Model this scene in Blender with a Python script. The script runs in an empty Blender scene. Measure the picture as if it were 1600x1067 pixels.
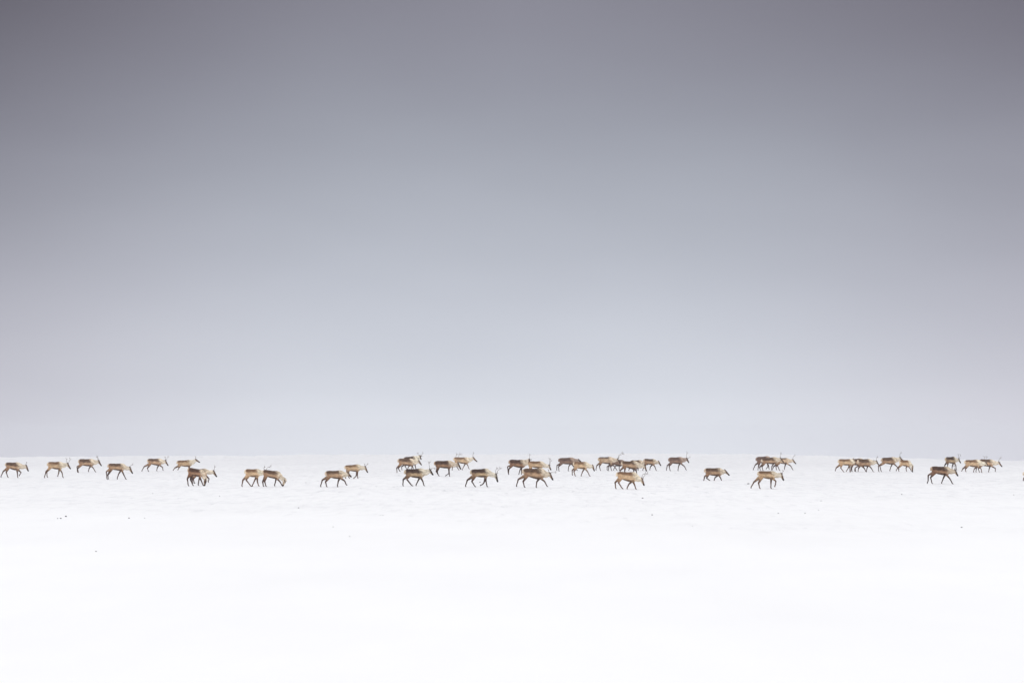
import bpy, bmesh, math, random
import numpy as np
from mathutils import Vector

random.seed(7)
scene = bpy.context.scene
C = scene.collection

# ------------------------------------------------------------------ camera
F_PX = 1600 * 100.0 / 36.0            # focal length in photograph pixels
CAM_H = 3.15                          # eye height over the snowfield
TILT = math.atan((676 - 533.5) / F_PX)
cam_d = bpy.data.cameras.new('camera')
cam_d.lens = 100.0; cam_d.sensor_width = 36.0
cam_d.clip_start = 0.1; cam_d.clip_end = 5000.0
cam = bpy.data.objects.new('camera', cam_d); C.objects.link(cam)
cam.location = (0, 0, CAM_H); cam.rotation_euler = (math.pi/2 + TILT, 0, 0)
scene.camera = cam

# ------------------------------------------------------------------ sky, sun, exposure
SUN_EL, SUN_AZ = math.radians(48), math.radians(200)
def lin(c):
    out = []
    for v in c:
        v /= 255.0
        out.append(v/12.92 if v <= 0.04045 else ((v+0.055)/1.055)**2.4)
    return tuple(out) + (1.0,)
world = bpy.data.worlds.new('World'); scene.world = world; world.use_nodes = True
nt = world.node_tree; N = nt.nodes; L = nt.links; N.clear()
wo = N.new('ShaderNodeOutputWorld')
sky = N.new('ShaderNodeTexSky'); sky.sky_type = 'NISHITA'; sky.sun_disc = False
sky.sun_elevation = SUN_EL; sky.sun_rotation = SUN_AZ; sky.dust_density = 3.0
bg1 = N.new('ShaderNodeBackground'); bg1.inputs['Strength'].default_value = 0.08
L.new(sky.outputs[0], bg1.inputs['Color'])
tc = N.new('ShaderNodeTexCoord'); sep = N.new('ShaderNodeSeparateXYZ')
L.new(tc.outputs['Generated'], sep.inputs[0])
def math_node(op, a, b=None, clamp=False):
    n = N.new('ShaderNodeMath'); n.operation = op; n.use_clamp = clamp
    for i, v in enumerate((a, b)):
        if v is None: continue
        if isinstance(v, (int, float)): n.inputs[i].default_value = v
        else: L.new(v, n.inputs[i])
    return n.outputs[0]
# cloud noise bends the layers a little
nz = N.new('ShaderNodeTexNoise'); nz.inputs['Scale'].default_value = 5.0
nz.inputs['Detail'].default_value = 3.0
mp = N.new('ShaderNodeMapping'); mp.inputs['Scale'].default_value = (1.0, 1.0, 3.0)
L.new(tc.outputs['Generated'], mp.inputs['Vector']); L.new(mp.outputs[0], nz.inputs['Vector'])
wob = math_node('MULTIPLY', math_node('SUBTRACT', nz.outputs[0], 0.5), 0.03)
el = math_node('ADD', sep.outputs['Z'], wob)
ramp = N.new('ShaderNodeValToRGB'); ramp.color_ramp.interpolation = 'B_SPLINE'
SPAN0, SPAN1 = -0.02, 0.48            # sine of elevation covered by the ramp
L.new(math_node('DIVIDE', math_node('SUBTRACT', el, SPAN0), SPAN1 - SPAN0, True), ramp.inputs[0])
stops = [(-0.02, (231, 234, 241)), (-0.0036, (228, 231, 239)), (0.0171, (216, 220, 229)), (0.0508, (195, 199, 210)),
         (0.0845, (169, 173, 184)), (0.118, (151, 153, 165)), (0.151, (138, 137, 149)), (0.20, (132, 131, 143))]
cr = ramp.color_ramp
for i, (s, c) in enumerate(stops):
    p = (s - SPAN0) / (SPAN1 - SPAN0)
    e = cr.elements[i] if i < 1 else cr.elements.new(p)
    e.position = p; e.color = lin(c)
cr.elements[len(cr.elements)-1].position = 1.0
cr.elements[len(cr.elements)-1].color = (0.995, 1.035, 1.045, 1)
# heavier cloud to either side of the view, denser with height
az = math_node('DIVIDE', sep.outputs['X'], 0.178)
aza = math_node('MINIMUM', math_node('ABSOLUTE', az), 1.0)
# the left bank is the heavier one
lr = math_node('SUBTRACT', 0.85, math_node('MULTIPLY', math_node('MAXIMUM', math_node('MINIMUM', az, 1.0), -1.0), 0.15))
zc_ = math_node('MINIMUM', math_node('MAXIMUM', sep.outputs['Z'], 0.0), 0.08)
k1 = math_node('ADD', math_node('MULTIPLY', zc_, 0.9), 0.172)
k2 = math_node('MULTIPLY', math_node('MAXIMUM', math_node('MINIMUM', math_node('SUBTRACT', sep.outputs['Z'], 0.095), 0.08), 0.0), 3.7)
edge = N.new('ShaderNodeMapRange'); edge.interpolation_type = 'SMOOTHSTEP'
edge.inputs['From Min'].default_value = 0.25; edge.inputs['From Max'].default_value = 1.3; edge.inputs['To Max'].default_value = 1.25
L.new(math_node('ABSOLUTE', az), edge.inputs['Value'])
t1 = math_node('MULTIPLY', edge.outputs[0], k1)
t2 = math_node('MULTIPLY', math_node('POWER', aza, 0.8), k2)
dark = math_node('SUBTRACT', 1.0, math_node('MULTIPLY', math_node('ADD', t1, t2), lr))
tint = N.new('ShaderNodeMix'); tint.data_type = 'RGBA'
L.new(math_node('MINIMUM', edge.outputs[0], 1.0), tint.inputs['Factor'])
tint.inputs['A'].default_value = (1, 1, 1, 1); tint.inputs['B'].default_value = (1.0, 0.965, 0.985, 1)
tmul = N.new('ShaderNodeMix'); tmul.data_type = 'RGBA'; tmul.blend_type = 'MULTIPLY'; tmul.inputs['Factor'].default_value = 1
L.new(ramp.outputs[0], tmul.inputs['A']); L.new(tint.outputs['Result'], tmul.inputs['B'])
# broken bright overcast overhead (above 25 degrees of elevation)
over = N.new('ShaderNodeMapRange'); over.inputs['From Min'].default_value = 0.20; over.inputs['From Max'].default_value = 0.45
over.clamp = True
L.new(sep.outputs['Z'], over.inputs['Value'])
darkm = N.new('ShaderNodeMix'); darkm.data_type = 'FLOAT'
L.new(over.outputs[0], darkm.inputs['Factor']); L.new(dark, darkm.inputs['A']); darkm.inputs['B'].default_value = 1.16
sc_ = N.new('ShaderNodeVectorMath'); sc_.operation = 'SCALE'
L.new(tmul.outputs['Result'], sc_.inputs[0]); L.new(darkm.outputs['Result'], sc_.inputs['Scale'])
bg2 = N.new('ShaderNodeBackground'); bg2.inputs['Strength'].default_value = 1.0
L.new(sc_.outputs[0], bg2.inputs['Color'])
mx = N.new('ShaderNodeMixShader'); mx.inputs[0].default_value = 0.985
L.new(bg1.outputs[0], mx.inputs[1]); L.new(bg2.outputs[0], mx.inputs[2]); L.new(mx.outputs[0], wo.inputs['Surface'])

sun_d = bpy.data.lights.new('sun', 'SUN'); sun_d.energy = 0.9; sun_d.angle = math.radians(25)
sun_d.color = (1.0, 0.97, 0.93)
sun = bpy.data.objects.new('sun', sun_d); C.objects.link(sun)
# sun stands behind the camera, a little to the left
sun.rotation_euler = (math.pi/2 - SUN_EL, 0, math.radians(-20))
scene.view_settings.view_transform = 'Standard'; scene.view_settings.look = 'None'
scene.view_settings.exposure = 0.0; scene.view_settings.gamma = 1.0
scene.cycles.use_denoising = True
scene.cycles.volume_bounces = 1
scene.cycles.max_bounces = 6

# ------------------------------------------------------------------ materials
def new_mat(name):
    m = bpy.data.materials.new(name); m.use_nodes = True
    return m, m.node_tree, m.node_tree.nodes['Principled BSDF']

def snow_material():
    m, t, b = new_mat('snow')
    n, l = t.nodes, t.links
    b.inputs['Roughness'].default_value = 0.75
    b.inputs['Specular IOR Level'].default_value = 0.15
    co = n.new('ShaderNodeTexCoord')
    def noise(scale, sx, sy, detail=5, rough=0.55):
        mp = n.new('ShaderNodeMapping'); mp.inputs['Scale'].default_value = (sx, sy, 1)
        l.new(co.outputs['Object'], mp.inputs['Vector'])
        z = n.new('ShaderNodeTexNoise'); z.inputs['Scale'].default_value = scale
        z.inputs['Detail'].default_value = detail; z.inputs['Roughness'].default_value = rough
        l.new(mp.outputs[0], z.inputs['Vector']); return z.outputs[0]
    def ramp_(src, p0, c0, p1, c1):
        r = n.new('ShaderNodeValToRGB'); e = r.color_ramp.elements
        e[0].position = p0; e[0].color = c0; e[1].position = p1; e[1].color = c1
        l.new(src, r.inputs[0]); return r.outputs[0]
    def mul(a, b_):
        x = n.new('ShaderNodeMix'); x.data_type = 'RGBA'; x.blend_type = 'MULTIPLY'
        x.inputs['Factor'].default_value = 1.0
        l.new(a, x.inputs['A']); l.new(b_, x.inputs['B']); return x.outputs['Result']
    # wind crust: grains and drifted streaks of older, greyer snow
    streak = ramp_(noise(1.0, .35, .10, 6, .62), .35, (.915, .915, .92, 1), .62, (.93, .93, .93, 1))
    patch = ramp_(noise(.09, 1, .4, 4), .38, (.978, .978, .978, 1), .58, (.996, .996, .996, 1))
    grain = ramp_(noise(1.0, 1.6, .25, 6, .8), .40, (.90, .90, .91, 1), .52, (1.02, 1.02, 1.02, 1))
    thin = ramp_(noise(1.0, 2.0, .16, 5, .8), .35, (.66, .66, .68, 1), .40, (1, 1, 1, 1))
    # cloud shade and haze painted into the snow colour: greyer with distance, noise-broken edge
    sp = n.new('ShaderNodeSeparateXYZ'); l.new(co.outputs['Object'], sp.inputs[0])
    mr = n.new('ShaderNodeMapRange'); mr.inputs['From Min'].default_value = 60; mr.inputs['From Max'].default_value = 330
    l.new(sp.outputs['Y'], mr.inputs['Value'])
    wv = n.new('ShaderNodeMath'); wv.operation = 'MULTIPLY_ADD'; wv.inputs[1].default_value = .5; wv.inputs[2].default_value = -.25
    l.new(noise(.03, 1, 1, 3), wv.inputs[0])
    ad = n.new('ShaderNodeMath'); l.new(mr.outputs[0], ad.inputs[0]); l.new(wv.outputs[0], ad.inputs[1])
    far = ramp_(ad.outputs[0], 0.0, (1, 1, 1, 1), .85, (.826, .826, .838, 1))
    crust_and_shade = mul(mul(grain, thin), far)  # crust texture combined with the painted distance shade
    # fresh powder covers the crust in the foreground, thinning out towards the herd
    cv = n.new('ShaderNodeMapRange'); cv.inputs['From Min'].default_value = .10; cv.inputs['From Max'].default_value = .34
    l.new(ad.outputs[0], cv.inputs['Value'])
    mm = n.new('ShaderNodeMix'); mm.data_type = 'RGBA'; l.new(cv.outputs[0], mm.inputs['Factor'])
    l.new(far, mm.inputs['A']); l.new(crust_and_shade, mm.inputs['B'])
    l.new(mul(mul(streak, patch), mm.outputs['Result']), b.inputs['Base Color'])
    bp = n.new('ShaderNodeBump'); bp.inputs['Strength'].default_value = 0.35; bp.inputs['Distance'].default_value = 0.04
    l.new(noise(1.0, 1.2, .5, 6, .6), bp.inputs['Height'])
    l.new(bp.outputs[0], b.inputs['Normal'])
    return m

def coat_material():
    m, t, b = new_mat('coat')
    n, l = t.nodes, t.links
    b.inputs['Roughness'].default_value = 0.9
    b.inputs['Specular IOR Level'].default_value = 0.12
    a = n.new('ShaderNodeAttribute'); a.attribute_name = 'coat'
    co = n.new('ShaderNodeTexCoord')
    mp = n.new('ShaderNodeMapping'); mp.inputs['Scale'].default_value = (.45, 1, 1)
    l.new(co.outputs['Object'], mp.inputs['Vector'])
    z = n.new('ShaderNodeTexNoise'); z.inputs['Scale'].default_value = 9; z.inputs['Detail'].default_value = 8
    l.new(mp.outputs[0], z.inputs['Vector'])
    r = n.new('ShaderNodeValToRGB'); r.color_ramp.elements[0].position = .3; r.color_ramp.elements[1].position = .7
    r.color_ramp.elements[0].color = (.58, .55, .52, 1); r.color_ramp.elements[1].color = (1.38, 1.38, 1.38, 1)
    l.new(z.outputs[0], r.inputs[0])
    x = n.new('ShaderNodeMix'); x.data_type = 'RGBA'; x.blend_type = 'MULTIPLY'; x.inputs['Factor'].default_value = 1
    l.new(a.outputs['Color'], x.inputs['A']); l.new(r.outputs[0], x.inputs['B'])
    l.new(x.outputs['Result'], b.inputs['Base Color'])
    bp = n.new('ShaderNodeBump'); bp.inputs['Strength'].default_value = .6; bp.inputs['Distance'].default_value = .02
    l.new(z.outputs[0], bp.inputs['Height']); l.new(bp.outputs[0], b.inputs['Normal'])
    return m

def plain(name, col, rough=.6, vary=.25, scale=30):
    m, t, b = new_mat(name)
    n, l = t.nodes, t.links
    z = n.new('ShaderNodeTexNoise'); z.inputs['Scale'].default_value = scale; z.inputs['Detail'].default_value = 4
    r = n.new('ShaderNodeValToRGB')
    r.color_ramp.elements[0].color = tuple(c*(1-vary) for c in col) + (1,)
    r.color_ramp.elements[1].color = tuple(c*(1+vary) for c in col) + (1,)
    l.new(z.outputs[0], r.inputs[0]); l.new(r.outputs[0], b.inputs['Base Color'])
    b.inputs['Roughness'].default_value = rough
    return m

M_SNOW = snow_material(); M_COAT = coat_material()
M_ANTLER = plain('antler', (.19, .155, .135), .7)
M_EYE = plain('eye', (.012, .009, .008), .15, .1)
M_STONE = plain('stone', (.03, .028, .03), .85, .4, 20)

# ------------------------------------------------------------------ ground
SKYLINE = [(-600, 713), (0, 713.5), (200, 713.5), (300, 713), (420, 711.3), (500, 709.8), (600, 710), (800, 710), (930, 708.6), (1010, 708),
           (1100, 709), (1200, 711), (1300, 713.5), (1400, 716), (1500, 718), (1600, 720), (2200, 722)]
CREST = 420.0
def crest_z(x):
    px = 800 + x / CREST * F_PX
    ys = np.interp(px, [p[0] for p in SKYLINE], [p[1] for p in SKYLINE])
    return CAM_H - (ys - 676) / F_PX * CREST
def ground_z(x, y):
    x = np.asarray(x, float); y = np.asarray(y, float)
    t = np.clip((y - 255) / (CREST - 255), 0, 1); t = t*t*(3-2*t)
    # the crest is set along the line of sight, so scale x out to the crest's distance
    z = crest_z(x * CREST / np.maximum(y, 255)) * t
    w = .022*np.sin(x*.13+y*.05) + .018*np.sin(x*.07-y*.11+1.3) + .012*np.sin(x*.31+2.1)*np.sin(y*.17)
    w = w * (1 + 1.5*t)
    rough = .03*np.sin(x*.9+y*.2)+.06*np.sin(x*.41+1.7)*np.sin(x*.13+.4)+.03*np.sin(x*2.1+y*.07)
    w = w + rough*np.clip((y-330)/70, 0, 1)
    d = np.clip(y - CREST, 0, None)
    fall = np.minimum(d*d*.0006, .03*d)
    fall = np.minimum(fall, 11)
    return z + w - fall

def ray(px, py):
    a = (533.5 - py) / F_PX
    d = Vector(((px - 800) / F_PX, math.cos(TILT) - a*math.sin(TILT), math.sin(TILT) + a*math.cos(TILT)))
    return d
def on_ground(px, py):
    d = ray(px, py)
    t = 20.0
    while t < 420:
        p = d * t
        if CAM_H + p.z <= float(ground_z(p.x, p.y)): break
        t += .5
    lo, hi = t-.5, t
    for _ in range(20):
        t = (lo+hi)/2; p = d*t
        if CAM_H + p.z <= float(ground_z(p.x, p.y)): hi = t
        else: lo = t
    p = d * hi
    return Vector((p.x, p.y, CAM_H + p.z))

def build_ground():
    ys = np.concatenate([np.linspace(-60, 20, 21), np.linspace(21, 150, 90), np.linspace(151, 520, 300), np.linspace(530, 1500, 40)])
    xs = np.concatenate([np.linspace(-620, -95, 22), np.linspace(-90, 90, 361), np.linspace(95, 620, 22)])
    X, Y = np.meshgrid(xs, ys)
    Z = ground_z(X, Y)
    nx, ny = len(xs), len(ys)
    v = np.stack([X.ravel(), Y.ravel(), Z.ravel()], 1)
    i = np.arange(nx*ny).reshape(ny, nx)
    f = np.stack([i[:-1, :-1].ravel(), i[:-1, 1:].ravel(), i[1:, 1:].ravel(), i[1:, :-1].ravel()], 1)
    me = bpy.data.meshes.new('ground'); me.from_pydata(v.tolist(), [], f.tolist())
    me.polygons.foreach_set('use_smooth', [True]*len(me.polygons))
    me.materials.append(M_SNOW)
    o = bpy.data.objects.new('ground', me); C.objects.link(o)
    o['kind'] = 'structure'; o['label'] = 'snow-covered plain rising to a low skyline'
build_ground()

# ------------------------------------------------------------------ tube helper
def tube(bm, pts, seg=14, caps=True):
    """pts: list of (x, y, z, rn, ry); rn = half size in the body plane, ry = half size across it."""
    P = [Vector(p[:3]) for p in pts]
    rings = []
    n = len(pts)
    dirs = []
    for i in range(n):
        a = P[max(i-1, 0)]; b = P[min(i+1, n-1)]
        d = (b - a); d.normalize(); dirs.append(d)
    def ring(c, d, rn, ry):
        side = Vector((0, 1, 0)); side = side - d*side.dot(d)
        if side.length < 1e-3: side = Vector((1, 0, 0)) - d*d.x
        side.normalize(); up = d.cross(side); up.normalize()
        return [bm.verts.new(c + up*(rn*math.cos(2*math.pi*k/seg)) + side*(ry*math.sin(2*math.pi*k/seg))) for k in range(seg)]
    r0 = (pts[0][3]+pts[0][4])/2; r1 = (pts[-1][3]+pts[-1][4])/2
    if caps:
        tip0 = bm.verts.new(P[0] - dirs[0]*r0)
        rings.append(ring(P[0]-dirs[0]*r0*.7, dirs[0], pts[0][3]*.7, pts[0][4]*.7))
    for i in range(n): rings.append(ring(P[i], dirs[i], pts[i][3], pts[i][4]))
    if caps:
        rings.append(ring(P[-1]+dirs[-1]*r1*.7, dirs[-1], pts[-1][3]*.7, pts[-1][4]*.7))
        tip1 = bm.verts.new(P[-1] + dirs[-1]*r1)
    else:
        tip0 = bm.verts.new(P[0]); tip1 = bm.verts.new(P[-1])
    for a, b in zip(rings, rings[1:]):
        for k in range(seg):
            bm.faces.new((a[k], a[(k+1) % seg], b[(k+1) % seg], b[k]))
    for k in range(seg):
        bm.faces.new((tip0, rings[0][(k+1) % seg], rings[0][k]))
        bm.faces.new((tip1, rings[-1][k], rings[-1][(k+1) % seg]))

def samples(pts, per=.02):
    out = []
    tot = sum((Vector(b[:3])-Vector(a[:3])).length for a, b in zip(pts, pts[1:])) or 1
    run = 0
    for a, b in zip(pts, pts[1:]):
        a_, b_ = np.array(a), np.array(b)
        ln = float(np.linalg.norm(b_[:3]-a_[:3])); k = max(1, int(ln/per))
        for j in range(k):
            s = j/k; out.append(np.append(a_*(1-s)+b_*s, (run+ln*s)/tot))
        run += ln
    out.append(np.append(np.array(pts[-1]), 1.0))
    return np.array(out)

def smooth_line(pts, sub=3):
    """Catmull-Rom through (x,y,z,rn,ry) rows"""
    P = [np.array(p, float) for p in pts]
    out = []
    for i in range(len(P)-1):
        p0 = P[max(i-1, 0)]; p1 = P[i]; p2 = P[i+1]; p3 = P[min(i+2, len(P)-1)]
        for j in range(sub):
            t = j/sub
            out.append(tuple(.5*((2*p1)+(p2-p0)*t+(2*p0-5*p1+4*p2-p3)*t*t+(3*p1-p0-3*p2+p3)*t**3)))
    out.append(tuple(P[-1]))
    return out

# ------------------------------------------------------------------ reindeer
# coat tones (linear albedo): back, flank, belly line, neck, rump, thigh, leg, face, muzzle
def tone(back, flank, belly, neck, rump, thigh, leg, face, muzzle, edge=.52):
    g = lambda c, k=.90: np.array(lin(c)[:3])*np.array([k*1.01, k*.93, k*.86])
    n_ = lambda c, k: np.array(lin(c)[:3])*np.array([k*1.0, k*.99, k*.97])
    return dict(back=g(back), flank=g(flank), belly=g(belly), neck=n_(neck, 1.10), rump=n_(rump, 1.04), thigh=g(thigh),
                leg=g(leg), face=g(face), muzzle=g(muzzle), edge=edge)
TONES = {
 'n': tone((96,76,62), (196,168,140), (92,72,58), (222,208,186), (222,204,182), (158,126,100), (92,68,58), (100,76,60), (44,34,30)),
 'd': tone((80,58,48), (168,136,110), (78,58,48), (216,200,178), (196,168,142), (128,96,76), (78,56,48), (84,62,50), (36,28,25), .45),
 'c': tone((74,56,48), (206,184,152), (80,62,52), (230,220,200), (214,196,170), (138,108,84), (82,62,54), (70,52,42), (34,27,24), .50),
 'p': tone((124,98,76), (214,190,158), (110,88,70), (230,218,196), (228,212,188), (196,166,134), (116,90,76), (112,86,68), (52,42,38), .60),
 'g': tone((98,80,74), (150,126,112), (84,68,62), (166,146,132), (152,130,118), (124,102,92), (88,70,66), (90,72,66), (50,42,40), .50),
 's': tone((80,66,62), (214,192,166), (82,64,56), (226,208,184), (224,206,180), (166,136,110), (94,72,62), (104,82,66), (48,38,34), .80),
}

def noise3(p, f):
    return (np.sin(p[:, 0]*f*1.0+p[:, 2]*f*1.7+.5) + np.sin(p[:, 0]*f*2.3-p[:, 2]*f*1.1+p[:, 1]*f*1.9+2.1)
            + np.sin(p[:, 0]*f*4.1+p[:, 1]*f*3.1+p[:, 2]*f*3.7+4.0)*.6) / 2.6

TORSO = [(-.045, .40, .56), (.00, .12, .70), (.07, .03, .80), (.18, .0, .86), (.34, .015, .90), (.50, .03, .96),
         (.66, .025, 1.0), (.80, .0, 1.02), (.92, -.015, 1.02), (1.02, .02, .98), (1.10, .12, .90), (1.16, .28, .76)]

def build_reindeer(i, a):
    ox = a['ox']; U = lambda p: (ox + p[0]/16.0, 704 + p[1]/16.0)
    R, W, Fk, Cb, P, Nn = [U(a[k]) for k in ('R', 'W', 'F', 'C', 'P', 'N')]
    hoofs = [U(l[-1]) for l in a['hind']+a['fore']]
    base = a.get('base') and (704 + a['base']/16.0) or sorted(h[1] for h in hoofs)[-2] + .15
    pxc = (R[0]+W[0])/2
    g = on_ground(pxc, base)
    # depth along the view axis gives metres per pixel in the animal's plane
    depth = g.y*math.cos(TILT) + (g.z-CAM_H)*math.sin(TILT)
    s = F_PX/depth
    rng = random.Random(100+i)
    loc = lambda q, y=0.0: Vector(((q[0]-pxc)/s, y, (base-q[1])/s))
    r_, w_, f_, c_, p_, n_ = [loc(q) for q in (R, W, Fk, Cb, P, Nn)]
    axis = (w_-r_); Lt = axis.length; ax = axis.normalized(); up = Vector((-ax.z, 0, ax.x))
    def dep(q): return -(q-r_).dot(up)
    Df, Dc = dep(f_), dep(c_)
    Dm = (Df+Dc)/2
    Df = max(Df, .8*Dm)
    def D(u): return Df/.88 + (Dc-Df/.88)*min(max((u-.25)/.5, 0), 1)
    near = -1                                     # camera side of the body
    parts = []                                    # (kind, pts)
    tp = []
    for u, a0, b0 in TORSO:
        d = D(u); c = r_ + ax*(u*Lt) - up*(d*(a0+b0)/2)
        rn = d*(b0-a0)/2 + .022
        wy = rn*.80 if .1 < u < 1.0 else rn*.72
        tp.append((c.x, 0, c.z, rn, wy))
    tp = smooth_line(tp, 2)
    parts.append(('torso', tp))
    # neck, mane, head
    hd = n_-p_; hl = hd.length
    toward = a.get('toward', 0)                   # head turned to the camera
    HL = max(hl, .30)
    hy = near*toward*.22
    nb = r_ + ax*(Lt*.97) - up*(Dc*.38)
    nb2 = r_ + ax*(Lt*1.08) - up*(Dc*.55)
    pk = p_ - hd.normalized()*.0 + Vector((0, 0, -.06)) - Vector((.03, 0, 0))
    if a.get('graze'): pk = p_ - hd.normalized()*.02
    mid = (nb*.5 + pk*.5)
    nd = (pk-nb); nlen = nd.length
    mid += Vector((0, 0, -.02))
    neck = [(nb.x, 0, nb.z, Dc*.36, Dc*.27), (*(nb*.7+pk*.3)[:], Dc*.32, Dc*.23), (mid.x, hy*.3, mid.z, Dc*.27, .105), ((nb.x*.2+pk.x*.8), hy*.5, nb.z*.2+pk.z*.8, .115, .085), (pk.x, hy*.5, pk.z, .09, .075)]
    neck[1] = (neck[1][0], 0, neck[1][2], Dc*.32, Dc*.23)
    parts.append(('neck', smooth_line(neck, 2)))
    nrm = Vector((nd.z, 0, -nd.x)).normalized()
    mane = [(*(nb2+nrm*.02)[:], Dc*.25, Dc*.18), (*(nb2*.5+pk*.5+nrm*Dc*.20)[:], Dc*.17, .08), (*(nb2*.15+pk*.85+nrm*.055)[:], .075, .06)]
    mane = [(m[0], hy*.4*k/2, m[2], m[3], m[4]) for k, m in enumerate(mane)]
    parts.append(('mane', smooth_line(mane, 2)))
    h = hd.normalized(); hn = Vector((h.z, 0, -h.x))           # hn: towards the jaw
    if hn.x > 0 and h.z < -.2 and abs(h.x) > .15: hn = -hn
    if hn.z > 0 and abs(h.z) < .8: hn = -hn
    if a.get('graze'): hn = Vector((-abs(h.z), 0, h.x*1.0)).normalized()
    hp = []
    for t, rn, ry, off in ((.02, .072, .062, .03), (.22, .082, .068, .04), (.45, .068, .052, .035), (.68, .050, .040, .024), (.86, .046, .038, .018), (.95, .040, .034, .016)):
        q = p_ + hd*t + hn*off
        hp.append((q.x, hy*.5 + hy*t, q.z, rn*1.12, ry*1.12))
    parts.append(('head', hp))
    # ears
    back = (-h*.5 + Vector((-.35, 0, .55))).normalized()
    for sd in (-1, 1):
        e0 = p_ + h*.05 - hn*.01
        if toward:
            pts = [(e0.x+sd*.05, hy*.5, e0.z, .026, .02), (e0.x+sd*.11, hy*.5, e0.z+.02, .036, .02), (e0.x+sd*.18, hy*.5, e0.z+.03, .014, .012)]
        else:
            pts = [(e0.x, sd*.05+hy*.5, e0.z, .025, .018), *[(*((e0+back*d)[:1]), sd*(.05+d*.55)+hy*.5, (e0+back*d).z, r, r*.6) for d, r in ((.07, .036), (.14, .016))]]
        parts.append(('ear', pts))
    # tail
    tl = r_ - up*(Df*.18)
    parts.append(('tail', [(tl.x+.03, 0, tl.z, .04, .035), (tl.x-.045, 0, tl.z-.07, .036, .03), (tl.x-.055, 0, tl.z-.14, .02, .016)]))
    # legs
    def leg(kind, pl, side):
        q = [loc(U(x)) for x in pl]
        if a.get('sink'): q[-1] = q[-1] + (q[-1]-q[-2]).normalized()*a['sink']
        y0 = side*.115
        if kind == 'hind':
            hip = r_ + ax*(Lt*.13) - up*(D(.1)*.42)
            hock = q[0]
            st = r_ + ax*(Lt*.20) - up*(D(.2)*.84)
            st = st*.8 + Vector((hock.x+.12, 0, hock.z+.22))*.2
            pts = [(hip.x, y0*.75, hip.z, D(.1)*.30, .095), (st.x, y0, st.z, .125, .078),
                   (*(st*.45+hock*.55)[:], .074, .055), (hock.x, y0*.95, hock.z, .050, .040)]
        else:
            sh = r_ + ax*(Lt*.93) - up*(Dc*.55)
            elb = r_ + ax*(Lt*.90) - up*(Dc*.98)
            kn = q[0]
            elb = elb + Vector(((kn.x-elb.x)*.18, 0, 0))
            pts = [(sh.x, y0*.75, sh.z, .15, .085), (elb.x, y0, elb.z, .082, .062),
                   (*(elb*.5+kn*.5)[:], .054, .046), (kn.x, y0*.9, kn.z, .043, .038)]
        pts = [(p[0], (y0 if abs(p[1]) < 1e-6 else p[1]), p[2], p[3], p[4]) for p in pts]
        prev = q[0]
        if len(q) > 2:
            for m in q[1:-1]:
                pts.append((m.x, y0*.85, m.z, .036, .033)); prev = m
        hoof = q[-1] + Vector((0, 0, .03))
        fet = prev*.22 + hoof*.78 + Vector((-.012, 0, 0))
        if len(q) == 2:
            pts.append((*(prev*.55+hoof*.45)[:], .027, .025)); pts[-1] = (pts[-1][0], y0*.86, pts[-1][2], .035, .032)
            pts.append((fet.x, y0*.83, fet.z, .034, .032))
        pts.append((hoof.x, y0*.82, hoof.z, .030, .032))
        pts.append((hoof.x+.035, y0*.82, hoof.z-.008, .022, .030))
        parts.append((kind, pts))
    for kind in ('hind', 'fore'):
        for k, pl in enumerate(a[kind]): leg(kind, pl, near if k == 0 else -near)

    bm = bmesh.new()
    for kind, pts in parts: tube(bm, pts)
    bmesh.ops.recalc_face_normals(bm, faces=bm.faces)
    tmp = bpy.data.meshes.new('tmp'); bm.to_mesh(tmp); bm.free()
    to = bpy.data.objects.new('tmp', tmp); C.objects.link(to)
    md = to.modifiers.new('r', 'REMESH'); md.mode = 'VOXEL'; md.voxel_size = .0155
    sm = to.modifiers.new('s', 'SMOOTH'); sm.factor = .5; sm.iterations = 3
    dg = bpy.context.evaluated_depsgraph_get(); dg.update()
    me = bpy.data.meshes.new_from_object(to.evaluated_get(dg))
    bpy.data.objects.remove(to); bpy.data.meshes.remove(tmp)
    me.name = 'body'
    nv = len(me.vertices); V = np.empty(nv*3); me.vertices.foreach_get('co', V); V = V.reshape(-1, 3)
    # shaggy outline
    nn = np.empty(nv*3); me.vertices.foreach_get('normal', nn); nn = nn.reshape(-1, 3)
    # --- coat colours per vertex
    T = TONES[a['tone']]
    dm, tm = [], []
    for kind, pts in parts:
        S = samples(pts)
        dx = V[:, None, 0]-S[None, :, 0]; dy = V[:, None, 1]-S[None, :, 1]; dz = V[:, None, 2]-S[None, :, 2]
        q = (dx*dx+dz*dz)/(S[None, :, 3]**2) + dy*dy/(S[None, :, 4]**2)
        j = q.argmin(1); dm.append(np.sqrt(q[np.arange(nv), j])); tm.append(S[j, 5])
    dm = np.array(dm); tm = np.array(tm)
    wt = np.exp(-6*(dm-dm.min(0))); wt /= wt.sum(0)
    rel = V - np.array(r_)
    u = (rel[:, 0]*ax.x + rel[:, 2]*ax.z)/Lt
    dd = -(rel[:, 0]*up.x + rel[:, 2]*up.z)
    Du = Df/.88 + (Dc-Df/.88)*np.clip((u-.25)/.5, 0, 1)
    v = 1 - dd/Du
    nzv = noise3(V + i*1.7, 9.0); nz2 = noise3(V + i*3.1, 26.0)
    sst = lambda x, e0, e1: (lambda t: t*t*(3-2*t))(np.clip((x-e0)/(e1-e0), 0, 1))
    mixc = lambda A, B, t: A*(1-t[:, None]) + B*t[:, None]
    one = np.ones((nv, 1))
    vv = v + .07*nzv + .03*nz2
    e = T['edge'] + rng.uniform(-.05, .05)
    body = mixc(T['flank']*one, T['back']*one, sst(vv, e-.16, e+.20))
    body = mixc(body, T['thigh']*one, sst(u+.04*nzv, .36, .14)*sst(vv, e+.25, e-.05)*.8) if False else body
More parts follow.
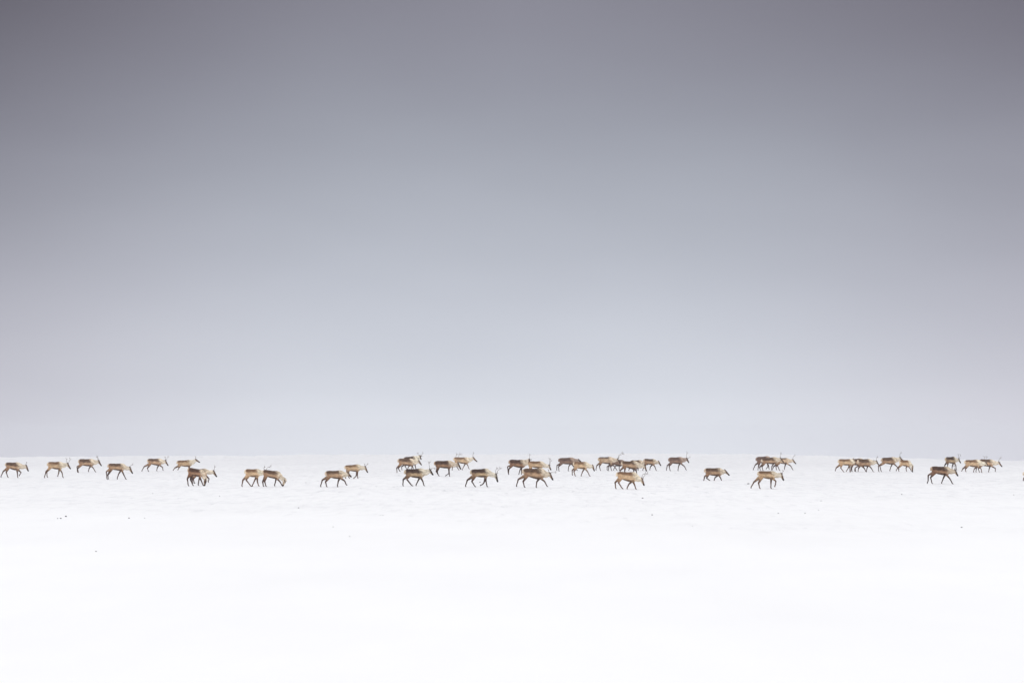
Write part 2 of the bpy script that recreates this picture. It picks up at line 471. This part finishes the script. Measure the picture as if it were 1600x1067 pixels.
    thg = (1-sst(u+.05*nzv, .12, .34))*(1-sst(vv, e-.05, e+.2))*.75
    body = mixc(body, T['thigh']*one, thg)
    body = mixc(body, T['rump']*one, 1-sst(u+.03*nzv+.05*v, -.01, .10))
    belly = (1-sst(v+.03*nzv, .12, .22))*sst(u, .28, .40)*(1-sst(u, .93, 1.02))
    body = mixc(body, T['belly']*one, belly*.92)
    body = mixc(body, T['neck']*one, sst(u-.25*(.5-v)+.07*nzv+.03*nz2, .84, 1.16)*.95)
    cols = np.zeros((nv, 3))
    for (kind, pts), w, t in zip(parts, wt, tm):
        if kind == 'torso': c = body
        elif kind in ('neck', 'mane'):
            shade = .93 + .07*nzv
            c = T['neck']*shade[:, None]*np.array([.97, 1.0, 1.06])
            if kind == 'neck': c = mixc(c, (T['neck']*.5+T['back']*.5)*one, sst(V[:, 2]-np.interp(V[:, 0], sorted([nb.x, pk.x]), [nb.z, pk.z] if nb.x < pk.x else [pk.z, nb.z]), .05, .14)*.35)
            c = mixc(c, body, (1-sst(t+.05*nzv, .05, .55))*.75) if kind == 'neck' else c
        elif kind == 'head':
            rr = (V-np.array(p_)); jaw = rr[:, 0]*hn.x + rr[:, 2]*hn.z
            c = mixc(T['face']*one, (T['neck']*.75+T['flank']*.15)*one, sst(jaw+.01*nzv - a.get('dark_face', 0)*.06, .045, .085)*(1-sst(t, .6, .8)))
            c = mixc(c, T['muzzle']*one, sst(t, .66, .86))
        elif kind == 'ear': c = (T['face']*.7)*one
        elif kind == 'tail': c = T['rump']*one
        elif kind == 'hind':
            c = mixc(body, (T['thigh'])*one, sst(t+.03*nzv, .12, .26)*.85)
            c = mixc(c, T['leg']*one, sst(t+.04*nzv, .32, .52))
            c = mixc(c, T['muzzle']*one, sst(t, .93, .97))
        else:
            c = mixc(body, (T['thigh']*.6+T['flank']*.4)*one, sst(t, .15, .3)*.6)
            c = mixc(c, T['leg']*one, sst(t+.04*nzv, .26, .42))
            c = mixc(c, T['muzzle']*one, sst(t, .93, .97))
        cols += c*w[:, None]
    cols *= (1 + .10*nz2)[:, None] * rng.uniform(.84, 1.12)
    ca = me.color_attributes.new('coat', 'FLOAT_COLOR', 'POINT')
    ca.data.foreach_set('color', np.concatenate([np.clip(cols, 0, .85), np.ones((nv, 1))], 1).ravel())
    fur = 1 - np.clip(wt[[k for k, p in enumerate(parts) if p[0] in ('hind', 'fore', 'head', 'ear')]].sum(0), 0, 1)
    V2 = V + nn*((nz2*.006+noise3(V, 60)*.004)*fur)[:, None]
    me.vertices.foreach_set('co', V2.ravel())
    me.polygons.foreach_set('use_smooth', [True]*len(me.polygons))
    me.materials.clear(); me.materials.append(M_COAT); me.update()

    root = bpy.data.objects.new('reindeer', None); C.objects.link(root)
    root.location = (g.x, g.y, g.z); root.rotation_euler = (0, 0, math.radians(a.get('yaw', rng.uniform(-7, 7))))
    root['label'] = a['label']; root['category'] = 'reindeer'; root['group'] = 'reindeer herd walking over the snowfield'
    bo = bpy.data.objects.new('body', me); C.objects.link(bo); bo.parent = root
    # antlers
    for k, pl in enumerate(a.get('antlers', [])):
        side = near if k == 0 else -near
        q = [loc(U(x)) for x in pl]
        n = len(q)
        b0 = p_ + h*.05
        pts = [(b0.x, side*.03+hy*.5, b0.z, .017, .017)]
        for j, m in enumerate(q):
            tt = (j+1)/n
            pts.append((m.x, side*(.04+.16*math.sin(tt*1.9))+hy*.5, m.z, .015-.008*tt, .015-.008*tt))
        pts = smooth_line(pts, 3)
        bm = bmesh.new(); tube(bm, pts, 7)
        top = Vector(pts[-1][:3]); pre = Vector(pts[-4][:3]); dr = (top-pre).normalized()
        ln = (Vector(pts[0][:3])-top).length
        if ln > .16:
            for ang, at, fl in ((-.9, .78, .26), (.8, .88, .20), (1.9, .12, .18)):
                s0 = Vector(pts[int(at*(len(pts)-1))][:3]); ll = ln*fl
                if at < .2: d2 = (h*.4+Vector((.3, side*.15, .65))).normalized(); ll = min(ll, .14)
                else: d2 = Vector((dr.x*math.cos(ang)-dr.z*math.sin(ang), dr.y+side*.15, dr.x*math.sin(ang)+dr.z*math.cos(ang))).normalized()
                e0 = s0 + d2*ll*.5 + Vector((0, 0, .01)); e1 = s0 + d2*ll + Vector((0, 0, .03))
                tube(bm, [(*s0[:], .011, .011), (*e0[:], .010, .010), (*e1[:], .006, .006)], 6)
        am = bpy.data.meshes.new('antler'); bm.to_mesh(am); bm.free()
        am.polygons.foreach_set('use_smooth', [True]*len(am.polygons)); am.materials.append(M_ANTLER)
        ao = bpy.data.objects.new('antler', am); C.objects.link(ao); ao.parent = root
    # eyes
    for sd in (-1, 1):
        ep = p_ + hd*.26 + hn*.018
        bm = bmesh.new(); bmesh.ops.create_icosphere(bm, subdivisions=2, radius=.017)
        bmesh.ops.translate(bm, verts=bm.verts, vec=(ep.x, hy*.76+sd*.058, ep.z))
        em = bpy.data.meshes.new('eye'); bm.to_mesh(em); bm.free()
        em.polygons.foreach_set('use_smooth', [True]*len(em.polygons)); em.materials.append(M_EYE)
        eo = bpy.data.objects.new('eye', em); C.objects.link(eo); eo.parent = root
    return root

# Each animal: outline measured on the photograph (16 units to a picture pixel from column ox, row 704)
# R rump top, W withers top, F flank, C chest bottom, P poll, N nose; first leg of each pair is the near one.
H = [
 dict(ox=0, R=(150,298), W=(455,295), F=(250,430), C=(430,480), P=(655,372), N=(712,512), hind=[[(160,540),(205,675)],[(75,520),(18,670)]],
      fore=[[(437,565),(447,682)],[(522,545),(470,638)]], antlers=[[(650,330),(672,285)]], tone='n',
      label='leftmost reindeer of the herd, walking with head lowered and one foreleg lifted'),
 dict(ox=0, R=(1200,285), W=(1512,280), F=(1290,430), C=(1480,460), P=(1685,322), N=(1765,455), hind=[[(1170,530),(1187,670)],[(1148,525),(1112,683)]],
      fore=[[(1550,550),(1577,680)],[(1463,560),(1440,655)]], antlers=[[(1655,255),(1662,198)],[(1725,260),(1745,188)]], tone='p',
      label='pale reindeer with two upright antlers, second from the left edge'),
 dict(ox=100, R=(375,212), W=(705,210), F=(470,360), C=(650,382), P=(872,250), N=(948,378), hind=[[(345,450),(372,565)],[(312,400),(330,548)]],
      fore=[[(740,430),(800,537)],[(622,440),(603,532)]], antlers=[[(848,190),(845,128)],[(850,190),(790,148)]], tone='n',
      label='antlered reindeer with pale neck, high on the snow, third from the left edge'),
 dict(ox=100, R=(1110,325), W=(1470,325), F=(1210,460), C=(1380,490), P=(1645,420), N=(1718,568), hind=[[(1062,525),(1082,722)],[(1092,610),(1108,715)]],
      fore=[[(1500,610),(1552,722)],[(1360,585),(1325,718)]], antlers=[[(1675,365),(1735,335)]], tone='n',
      label='brown-backed reindeer striding low, fourth from the left edge'),
 dict(ox=200, R=(500,205), W=(800,200), F=(610,330), C=(770,362), P=(935,248), N=(1008,375), hind=[[(488,440),(515,522)],[(400,400),(342,520)]],
      fore=[[(865,415),(877,497)],[(727,430),(717,512)]], antlers=[[(935,200),(925,150)],[(970,190),(1005,138)]], tone='n',
      label='reindeer in long stride, fifth from the left edge, alone against the skyline'),
 dict(ox=270, R=(115,250), W=(425,235), F=(230,375), C=(400,392), P=(572,218), N=(675,288), hind=[[(152,430),(125,492)],[(52,430),(6,500)]],
      fore=[[(425,450),(415,505)],[(400,450),(385,505)]], antlers=[[(572,180),(565,145)]], tone='p',
      label='faded pale reindeer with raised head, behind the grazing dark brown one'),
 dict(ox=270, R=(405,425), W=(735,480), F=(500,600), C=(700,650), P=(838,728), N=(800,888), graze=1, dark_face=1, hind=[[(368,705),(397,885)],[(432,730),(497,880)]],
      fore=[[(728,760),(778,880)],[(645,730),(628,872)]], tone='d',
      label='dark brown reindeer grazing with its head down between its forelegs'),
 dict(ox=270, R=(520,470), W=(812,455), F=(590,600), C=(780,612), P=(1018,510), N=(1102,650), base=822, hind=[[(510,710),(545,822)],[(480,700),(500,815)]],
      fore=[[(905,700),(882,795)],[(800,720),(800,815)]], antlers=[[(1035,440),(1050,380)]], tone='n',
      label='reindeer half hidden behind the grazing dark brown one, its head reaching out to the right'),
 dict(ox=360, R=(380,465), W=(695,465), F=(430,632), C=(640,652), P=(880,505), N=(960,640), hind=[[(312,735),(290,900)],[(395,735),(520,900)]],
      fore=[[(675,780),(707,888)],[(600,755),(545,895)]], antlers=[[(830,440),(868,398)],[(920,425),(1030,393)]], tone='p', base=898,
      label='cream-flanked reindeer whose head is hidden behind a grazing one'),
 dict(ox=360, R=(828,478), W=(1200,520), F=(930,642), C=(1130,692), P=(1372,752), N=(1312,885), graze=1, hind=[[(858,770),(895,897)],[(803,780),(825,902)]],
      fore=[[(1240,770),(1302,888)],[(1130,745),(1100,892)]], tone='n', base=906,
      label='tan reindeer grazing with nose on the snow, right one of its pair'),
 dict(ox=490, R=(310,510), W=(690,500), F=(430,665), C=(640,692), P=(862,560), N=(948,652), hind=[[(297,780),(332,910)],[(217,735),(175,910)]],
      fore=[[(772,750),(825,870)],[(615,770),(598,912)]], antlers=[[(845,520),(830,490)]], tone='n',
      label='brown reindeer walking in front of the tan one, left of the herd centre'),
 dict(ox=490, R=(788,372), W=(1110,345), F=(880,490), C=(1080,512), P=(1292,402), N=(1357,545), hind=[[(850,600),(892,692)],[(810,600),(800,700)]],
      fore=[[(1095,590),(1102,692)],[(1068,630),(1000,705)]], antlers=[[(1310,365),(1365,322)],[(1285,365),(1280,335)]], tone='p',
      label='tan reindeer with short antlers, its hindquarters hidden by the brown one in front'),
 dict(ox=600, R=(365,198), W=(700,205), F=(470,342), C=(690,372), P=(872,252), N=(945,358), hind=[[(318,430),(330,570)],[(355,440),(402,525)]],
      fore=[[(612,400),(575,515)],[(720,400),(742,550)]], antlers=[[(862,220),(870,180)]], tone='n',
      label='brown reindeer in front of the one looking at the camera'),
 dict(ox=600, R=(500,165), W=(770,138), F=(560,320), C=(740,325), P=(902,122), N=(932,220), toward=1, hind=[[(525,390),(575,475)],[(440,400),(450,487)]],
      fore=[[(790,420),(805,480)],[(700,400),(690,480)]], antlers=[[(850,95),(835,45)],[(950,90),(978,40)]], tone='c',
      label='dark-backed reindeer standing behind another, its face turned to the camera'),
 dict(ox=600, R=(530,470), W=(935,450), F=(640,640), C=(900,672), P=(1150,478), N=(1235,605), hind=[[(572,715),(680,850),(705,885)],[(480,720),(475,888)]],
      fore=[[(968,760),(1002,882)],[(852,750),(797,882)]], antlers=[[(1140,420),(1125,340),(1130,258)],[(1190,450),(1250,440),(1285,455)]], tone='c',
      label='two-toned reindeer with dark back and cream side, one tall antler, low in the herd'),
 dict(ox=670, R=(155,260), W=(535,252), F=(280,412), C=(500,432), P=(742,325), N=(812,462), hind=[[(187,520),(258,635)],[(205,525),(240,628)]],
      fore=[[(515,560),(527,652)],[(500,568),(410,640)]], antlers=[[(705,220),(690,125),(730,72)],[(730,220),(745,125),(812,58)]], tone='d',
      label='reddish-brown reindeer with low head and long slender antlers, crossing another\'s rump'),
 dict(ox=670, R=(635,165), W=(960,170), F=(740,290), C=(930,322), P=(1110,172), N=(1212,272), hind=[[(700,400),(752,487)],[(600,400),(585,490)]],
      fore=[[(965,350),(1007,462)],[(882,380),(835,487)]], antlers=[[(1100,100),(1122,45)]], tone='p',
      label='pale cream reindeer with head raised and one antler, behind the reddish-brown one'),
 dict(ox=700, R=(580,475), W=(970,452), F=(660,642), C=(930,655), P=(1205,592), N=(1250,780), hind=[[(598,770),(682,907)],[(480,735),(435,908)]],
      fore=[[(950,760),(982,907)],[(902,790),(865,840),(795,885)]], antlers=[[(1192,520),(1205,468),(1252,425)],[(1238,510),(1282,468),(1315,425)]], tone='c', base=912,
      label='reindeer with branching antlers and lowered head walking alone below the others'),
 dict(ox=780, R=(262,225), W=(605,232), F=(370,380), C=(580,422), P=(760,212), N=(775,290), toward=1, hind=[[(245,460),(237,602)],[(203,400),(228,590)]],
      fore=[[(560,500),(560,600)],[(517,480),(487,612)]], antlers=[[(765,150),(772,80)]], tone='d', base=600,
      label='brown reindeer whose dark ears show above the back of a tan one'),
 dict(ox=780, R=(720,265), W=(1065,270), F=(830,402), C=(1040,432), P=(1250,368), N=(1302,482), base=625, hind=[[(740,520),(720,620)],[(790,520),(800,615)]],
      fore=[[(1010,520),(1000,620)],[(1040,520),(1050,615)]], antlers=[[(1255,260),(1252,185)],[(1288,290),(1302,225)]], tone='p',
      label='tan reindeer with upright antlers, its legs hidden behind the large one'),
 dict(ox=780, R=(600,452), W=(1065,445), F=(740,632), C=(1020,702), P=(1270,565), N=(1355,732), hind=[[(590,770),(630,922)],[(480,715),(432,905)]],
      fore=[[(1130,765),(1200,905)],[(945,780),(933,932)]], antlers=[[(1300,540),(1360,545),(1432,538)],[(1245,520),(1252,480)]], tone='n', base=925,
      label='largest reindeer near the middle, light rump, striding with forward-swept antlers'),
 dict(ox=860, R=(218,188), W=(542,172), F=(320,322), C=(500,332), P=(708,222), N=(772,275), hind=[[(203,400),(217,517)],[(163,370),(160,502)]],
      fore=[[(460,390),(447,512)],[(600,420),(672,500)]], tone='g',
      label='greyish brown reindeer with its nose over the back of a pale yellowish one'),
 dict(ox=860, R=(595,275), W=(892,283), F=(640,430), C=(880,452), P=(1062,368), N=(1107,508), hind=[[(588,520),(622,637)],[(543,490),(550,622)]],
      fore=[[(930,520),(987,642)],[(800,530),(765,642)]], tone='p',
      label='small pale yellowish reindeer without antlers, in front of the greyish brown one'),
 dict(ox=920, R=(250,165), W=(545,158), F=(340,300), C=(560,322), P=(722,208), N=(790,320), hind=[[(265,390),(293,502)],[(200,370),(180,492)]],
      fore=[[(645,395),(702,492)],[(503,400),(490,505)]], antlers=[[(740,130),(800,75),(865,35)],[(765,130),(820,95),(885,62)]], tone='s', base=505,
      label='light grey-sided reindeer with dark spine and long back-swept antlers'),
 dict(ox=920, R=(560,215), W=(850,235), F=(640,350), C=(820,372), P=(980,290), N=(1040,400), hind=[[(545,400),(572,500)],[(455,400),(460,498)]],
      fore=[[(760,390),(765,498)],[(665,380),(615,495)]], tone='g', base=497,
      label='reindeer almost hidden behind the light grey-sided one and its neighbour'),
 dict(ox=920, R=(830,268), W=(1170,262), F=(980,402), C=(1140,452), P=(1402,362), N=(1452,512), base=628, hind=[[(893,500),(905,625)],[(790,490),(770,610)]],
      fore=[[(1187,520),(1200,600)],[(1130,520),(1130,610)]], tone='n',
      label='brown reindeer with pale rump, its feet behind the back of the nearest one'),
 dict(ox=920, R=(715,530), W=(1145,542), F=(860,702), C=(1100,772), P=(1330,702), N=(1392,868), hind=[[(742,800),(842,957)],[(658,795),(678,958)]],
      fore=[[(1142,850),(1178,967)],[(1000,840),(955,962)]], antlers=[[(1400,605),(1480,558)],[(1345,600),(1440,565)]], tone='p',
      label='nearest reindeer right of the middle, shaggy tan with a white throat'),
 dict(ox=960, R=(410,245), W=(655,238), F=(500,370), C=(670,382), P=(750,265), N=(837,350), base=500, hind=[[(370,450),(355,500)],[(450,450),(490,500)]],
      fore=[[(560,450),(545,500)],[(600,430),(592,500)]], tone='n',
      label='reindeer of which only a dark back shows behind the pale-rumped brown one'),
 dict(ox=960, R=(745,203), W=(995,215), F=(820,322), C=(1010,352), P=(1108,268), N=(1167,372), hind=[[(740,400),(705,500)],[(765,400),(790,495)]],
      fore=[[(1010,400),(1047,502)],[(902,400),(885,492)]], tone='n',
      label='small antlerless reindeer with black nose ahead of a close-packed trio'),
 dict(ox=1030, R=(250,172), W=(545,162), F=(350,310), C=(510,322), P=(692,190), N=(747,300), hind=[[(248,390),(277,507)],[(202,370),(180,497)]],
      fore=[[(630,390),(677,487)],[(482,400),(470,507)]], antlers=[[(680,110),(705,28)],[(740,180),(782,155)]], tone='g',
      label='uniformly grey-brown reindeer walking alone with one high antler'),
 dict(ox=1030, R=(1150,440), W=(1522,438), F=(1240,598), C=(1440,622), P=(1650,492), N=(1763,613), sink=.18, hind=[[(1128,645),(1110,745)],[(1190,685),(1235,722)]],
      fore=[[(1525,670),(1552,737)],[(1402,670),(1380,747)]], tone='n', base=747,
      label='short-legged reindeer with hooded dark face, wading alone in deeper snow'),
 dict(ox=1160, R=(355,160), W=(640,140), F=(430,300), C=(620,312), P=(760,195), N=(850,290), base=488, hind=[[(402,400),(390,492)],[(322,355),(268,487)]],
      fore=[[(655,380),(668,467)],[(640,400),(588,465)]], tone='g',
      label='hindmost reindeer of the right middle trio, its head behind its neighbour'),
 dict(ox=1160, R=(480,205), W=(815,160), F=(580,302), C=(800,322), P=(955,190), N=(1042,282), hind=[[(480,400),(507,495)],[(430,420),(455,490)]],
      fore=[[(880,380),(932,503)],[(742,400),(735,490)]], antlers=[[(940,120),(968,50)]], tone='n', base=500,
      label='middle reindeer of the right middle trio, brown with one upright antler'),
 dict(ox=1160, R=(870,185), W=(1120,188), F=(930,310), C=(1100,325), P=(1265,230), N=(1347,325), hind=[[(830,400),(852,490)],[(780,400),(750,490)]],
      fore=[[(1200,375),(1267,492)],[(1067,400),(1055,475)]], antlers=[[(1260,160),(1322,108)]], tone='s', base=482,
      label='leading reindeer of the right middle trio, pale neck and dark head'),
 dict(ox=1160, R=(400,512), W=(780,518), F=(500,662), C=(740,702), P=(985,580), N=(1047,742), hind=[[(390,810),(427,952)],[(292,785),(212,942)]],
      fore=[[(832,760),(822,845),(797,912)],[(725,810),(727,952)]], antlers=[[(1000,540),(1010,490)]], tone='p', base=955,
      label='tan reindeer lifting its foreleg, walking alone below the right middle trio'),
 dict(ox=1290, R=(330,215), W=(640,213), F=(440,350), C=(620,362), P=(700,212), N=(765,330), hind=[[(373,430),(452,537)],[(268,430),(243,512)]],
      fore=[[(602,440),(607,542)],[(570,440),(517,527)]], tone='p', base=540,
      label='rearmost cream-rumped reindeer of the close line on the right skyline'),
 dict(ox=1290, R=(610,215), W=(892,195), F=(690,350), C=(860,362), P=(1010,260), N=(1080,350), base=528, hind=[[(640,430),(627,525)],[(655,430),(667,527)]],
      fore=[[(737,430),(752,530)],[(780,405),(735,440),(728,520)]], tone='n',
      label='reindeer nearly hidden inside the close line, only legs and withers showing'),
 dict(ox=1290, R=(815,212), W=(1100,212), F=(890,372), C=(1080,387), P=(1282,262), N=(1342,352), hind=[[(960,440),(1007,532)],[(830,440),(815,522)]],
      fore=[[(1142,440),(1192,532)],[(1045,440),(1030,522)]], antlers=[[(1262,190),(1302,150)],[(1250,245),(1218,240)]], tone='n', base=536,
      label='reindeer with stretched neck touching the hind legs of the one ahead'),
 dict(ox=1350, R=(440,185), W=(745,162), F=(560,310), C=(740,332), P=(905,172), N=(985,245), hind=[[(388,380),(427,527)],[(362,385),(375,532)]],
      fore=[[(815,390),(870,470)],[(680,400),(650,515)]], antlers=[[(890,90),(935,38)]], tone='n', base=530,
      label='brown reindeer with antlers above the back of the pale grazing one at right'),
 dict(ox=1350, R=(905,228), W=(1130,248), F=(970,362), C=(1110,392), P=(1218,395), N=(1218,535), graze=1, hind=[[(835,430),(797,512)],[(862,440),(877,522)]],
      fore=[[(1130,420),(1165,465),(1175,515)],[(1055,430),(1070,522)]], tone='p', base=542,
      label='pale reindeer grazing at the front of the close line on the right'),
 dict(ox=1430, R=(415,395), W=(805,405), F=(530,562), C=(780,602), P=(1000,490), N=(1072,628), hind=[[(383,670),(422,827)],[(333,615),(328,765),(300,825)]],
      fore=[[(862,700),(932,837)],[(702,700),(660,827)]], antlers=[[(965,420),(960,370)],[(1018,420),(1022,370)]], tone='d', base=835,
      label='rich dark brown reindeer, nearest animal on the far right'),
 dict(ox=1430, R=(760,165), W=(985,153), F=(820,290), C=(980,312), P=(1092,208), N=(1147,307), hind=[[(805,350),(800,430)],[(747,360),(735,430)]],
      fore=[[(1010,380),(1030,482)],[(932,400),(925,502)]], antlers=[[(1075,140),(1065,80)],[(1130,150),(1155,105)]], tone='c', base=498,
      label='small distant reindeer behind the rich dark brown one on the far right'),
 dict(ox=1500, R=(130,238), W=(440,225), F=(210,372), C=(440,402), P=(650,295), N=(717,392), hind=[[(130,460),(142,532)],[(72,455),(45,522)]],
      fore=[[(522,450),(540,552)],[(412,450),(405,542)]], antlers=[[(605,200),(600,148)],[(665,200),(685,145)]], tone='p', base=548,
      label='tan reindeer behind the last full one, far right, its head over the next one\'s flank'),
 dict(ox=1500, R=(500,215), W=(792,222), F=(580,370), C=(790,387), P=(970,285), N=(1052,397), hind=[[(455,450),(490,547)],[(362,450),(345,545)]],
      fore=[[(882,440),(877,527)],[(732,450),(717,540)]], antlers=[[(970,215),(1032,165)]], tone='n', base=540,
      label='antlered dark-backed reindeer with pale neck, last one wholly in the picture at right'),
 dict(ox=1500, R=(1592,522), W=(1950,522), F=(1680,662), C=(1900,690), P=(2120,600), N=(2190,740), hind=[[(1582,680),(1566,755)],[(1620,700),(1660,760)]],
      fore=[[(1920,720),(1925,765)],[(1960,720),(2000,765)]], tone='p', base=766,
      label='reindeer cut off by the right edge, only its pale rump showing'),
]
for i, a in enumerate(H): build_reindeer(i, a)

# ------------------------------------------------------------------ stones in the snow
STONES = [  # x, y, width in picture pixels, label
 (95, 810, 2.2, 'dark stone in the snow low on the left, larger of a close pair'),
 (90, 810, 1.4, 'tiny stone in the snow just left of the larger dark one, low on the left'),
 (103, 807, 2.6, 'flat stone in the snow just right of the close pair, low on the left'),
 (201.5, 809.5, 2.0, 'single dark stone in the snow below the gap between two left walkers'),
 (226, 809.5, 1.2, 'faint stone in the snow right of the single dark one at left'),
 (150, 861.5, 1.6, 'lone faint stone in the empty lower left snow'),
 (238.5, 771, 1.1, 'small stone in the snow left of the grazing dark brown reindeer'),
 (343, 775, 1.1, 'small stone in the snow right below the grazing dark brown reindeer'),
 (466.5, 793.5, 1.7, 'dark stone in the snow below and right of the tan grazing reindeer'),
 (478, 754, 1.0, 'small stone in the snow between the tan grazing reindeer and the brown walker'),
 (520.5, 823, 1.3, 'small stone in the snow farthest below the brown walker left of centre'),
 (546.5, 838, 1.4, 'low stone in the snow, lowest one left of the centre'),
 (594, 805, 1.1, 'left one of two tiny stones side by side in the snow'),
 (598.5, 805, 1.1, 'right one of two tiny stones side by side in the snow'),
 (750, 753.5, 1.7, 'stone in the snow between the legs of the branching-antlered reindeer'),
 (1004, 778.5, 2.0, 'dark round stone in the snow below the nearest tan shaggy reindeer'),
 (1019, 804.5, 1.7, 'dark stone in the snow, lower right of the round one below the shaggy reindeer'),
 (1082, 822, 1.0, 'faint stone in the snow below the wading short-legged reindeer'),
 (1169, 756, 2.4, 'flat stone in the snow just behind the tan reindeer lifting its foreleg'),
 (1216, 802, 1.5, 'small stone in the snow straight below the tan reindeer lifting its foreleg'),
 (1258, 802, 1.5, 'small stone in the snow right of the one below the foreleg-lifting reindeer'),
 (1279, 797, 1.1, 'tiny stone in the snow below the gap, lower of two in the right half'),
 (1283, 782.5, 1.3, 'tiny stone in the snow below the gap, upper of two in the right half'),
 (1409, 772.5, 1.4, 'stone in the snow left below the rich dark brown reindeer'),
 (1502.5, 824, 2.0, 'dark stone in the snow lowest on the right, below the rich dark brown reindeer'),
 (1584, 773, 1.2, 'small stone in the snow near the right edge'),
]
for k, (px, py, w, lab) in enumerate(STONES):
    g = on_ground(px, py)
    s = F_PX/g.y; r = w/s/2*1.25
    rr = random.Random(k+5)
    bm = bmesh.new(); bmesh.ops.create_icosphere(bm, subdivisions=3, radius=1)
    ph = [rr.uniform(0, 6) for _ in range(6)]
    for v in bm.verts:
        c = v.co
        f = 1 + .22*math.sin(c.x*2.3+ph[0])*math.cos(c.y*2.9+ph[1]) + .12*math.sin(c.z*5+ph[2]+c.x*4) + .05*math.sin(c.y*9+ph[3])
        v.co = Vector((c.x*f*r, c.y*f*r*1.2, c.z*f*r*.8 + r*.12))
    me = bpy.data.meshes.new('stone'); bm.to_mesh(me); bm.free()
    me.materials.append(M_STONE)
    o = bpy.data.objects.new('stone', me); C.objects.link(o)
    o.location = g; o.rotation_euler = (0, 0, rr.uniform(0, 3))
    o['label'] = lab; o['category'] = 'stone'; o['group'] = 'small dark stones poking through the snow'

# ------------------------------------------------------------------ haze
HAZE = 0.00024
if HAZE > 0:
    bm = bmesh.new(); bmesh.ops.create_cube(bm, size=1)
    for v in bm.verts:
        v.co = Vector((v.co.x*1300, v.co.y*1660 + 750, (v.co.z+.5)*20 - 13.5))
    me = bpy.data.meshes.new('haze'); bm.to_mesh(me); bm.free()
    m = bpy.data.materials.new('haze'); m.use_nodes = True
    t = m.node_tree; t.nodes.clear()
    out = t.nodes.new('ShaderNodeOutputMaterial'); pv = t.nodes.new('ShaderNodeVolumePrincipled')
    pv.inputs['Color'].default_value = (.81, .835, .88, 1); pv.inputs['Density'].default_value = HAZE
    t.links.new(pv.outputs[0], out.inputs['Volume'])
    me.materials.append(m)
    o = bpy.data.objects.new('haze', me); C.objects.link(o)
    o['kind'] = 'stuff'; o['label'] = 'pale mist lying over the snowfield'
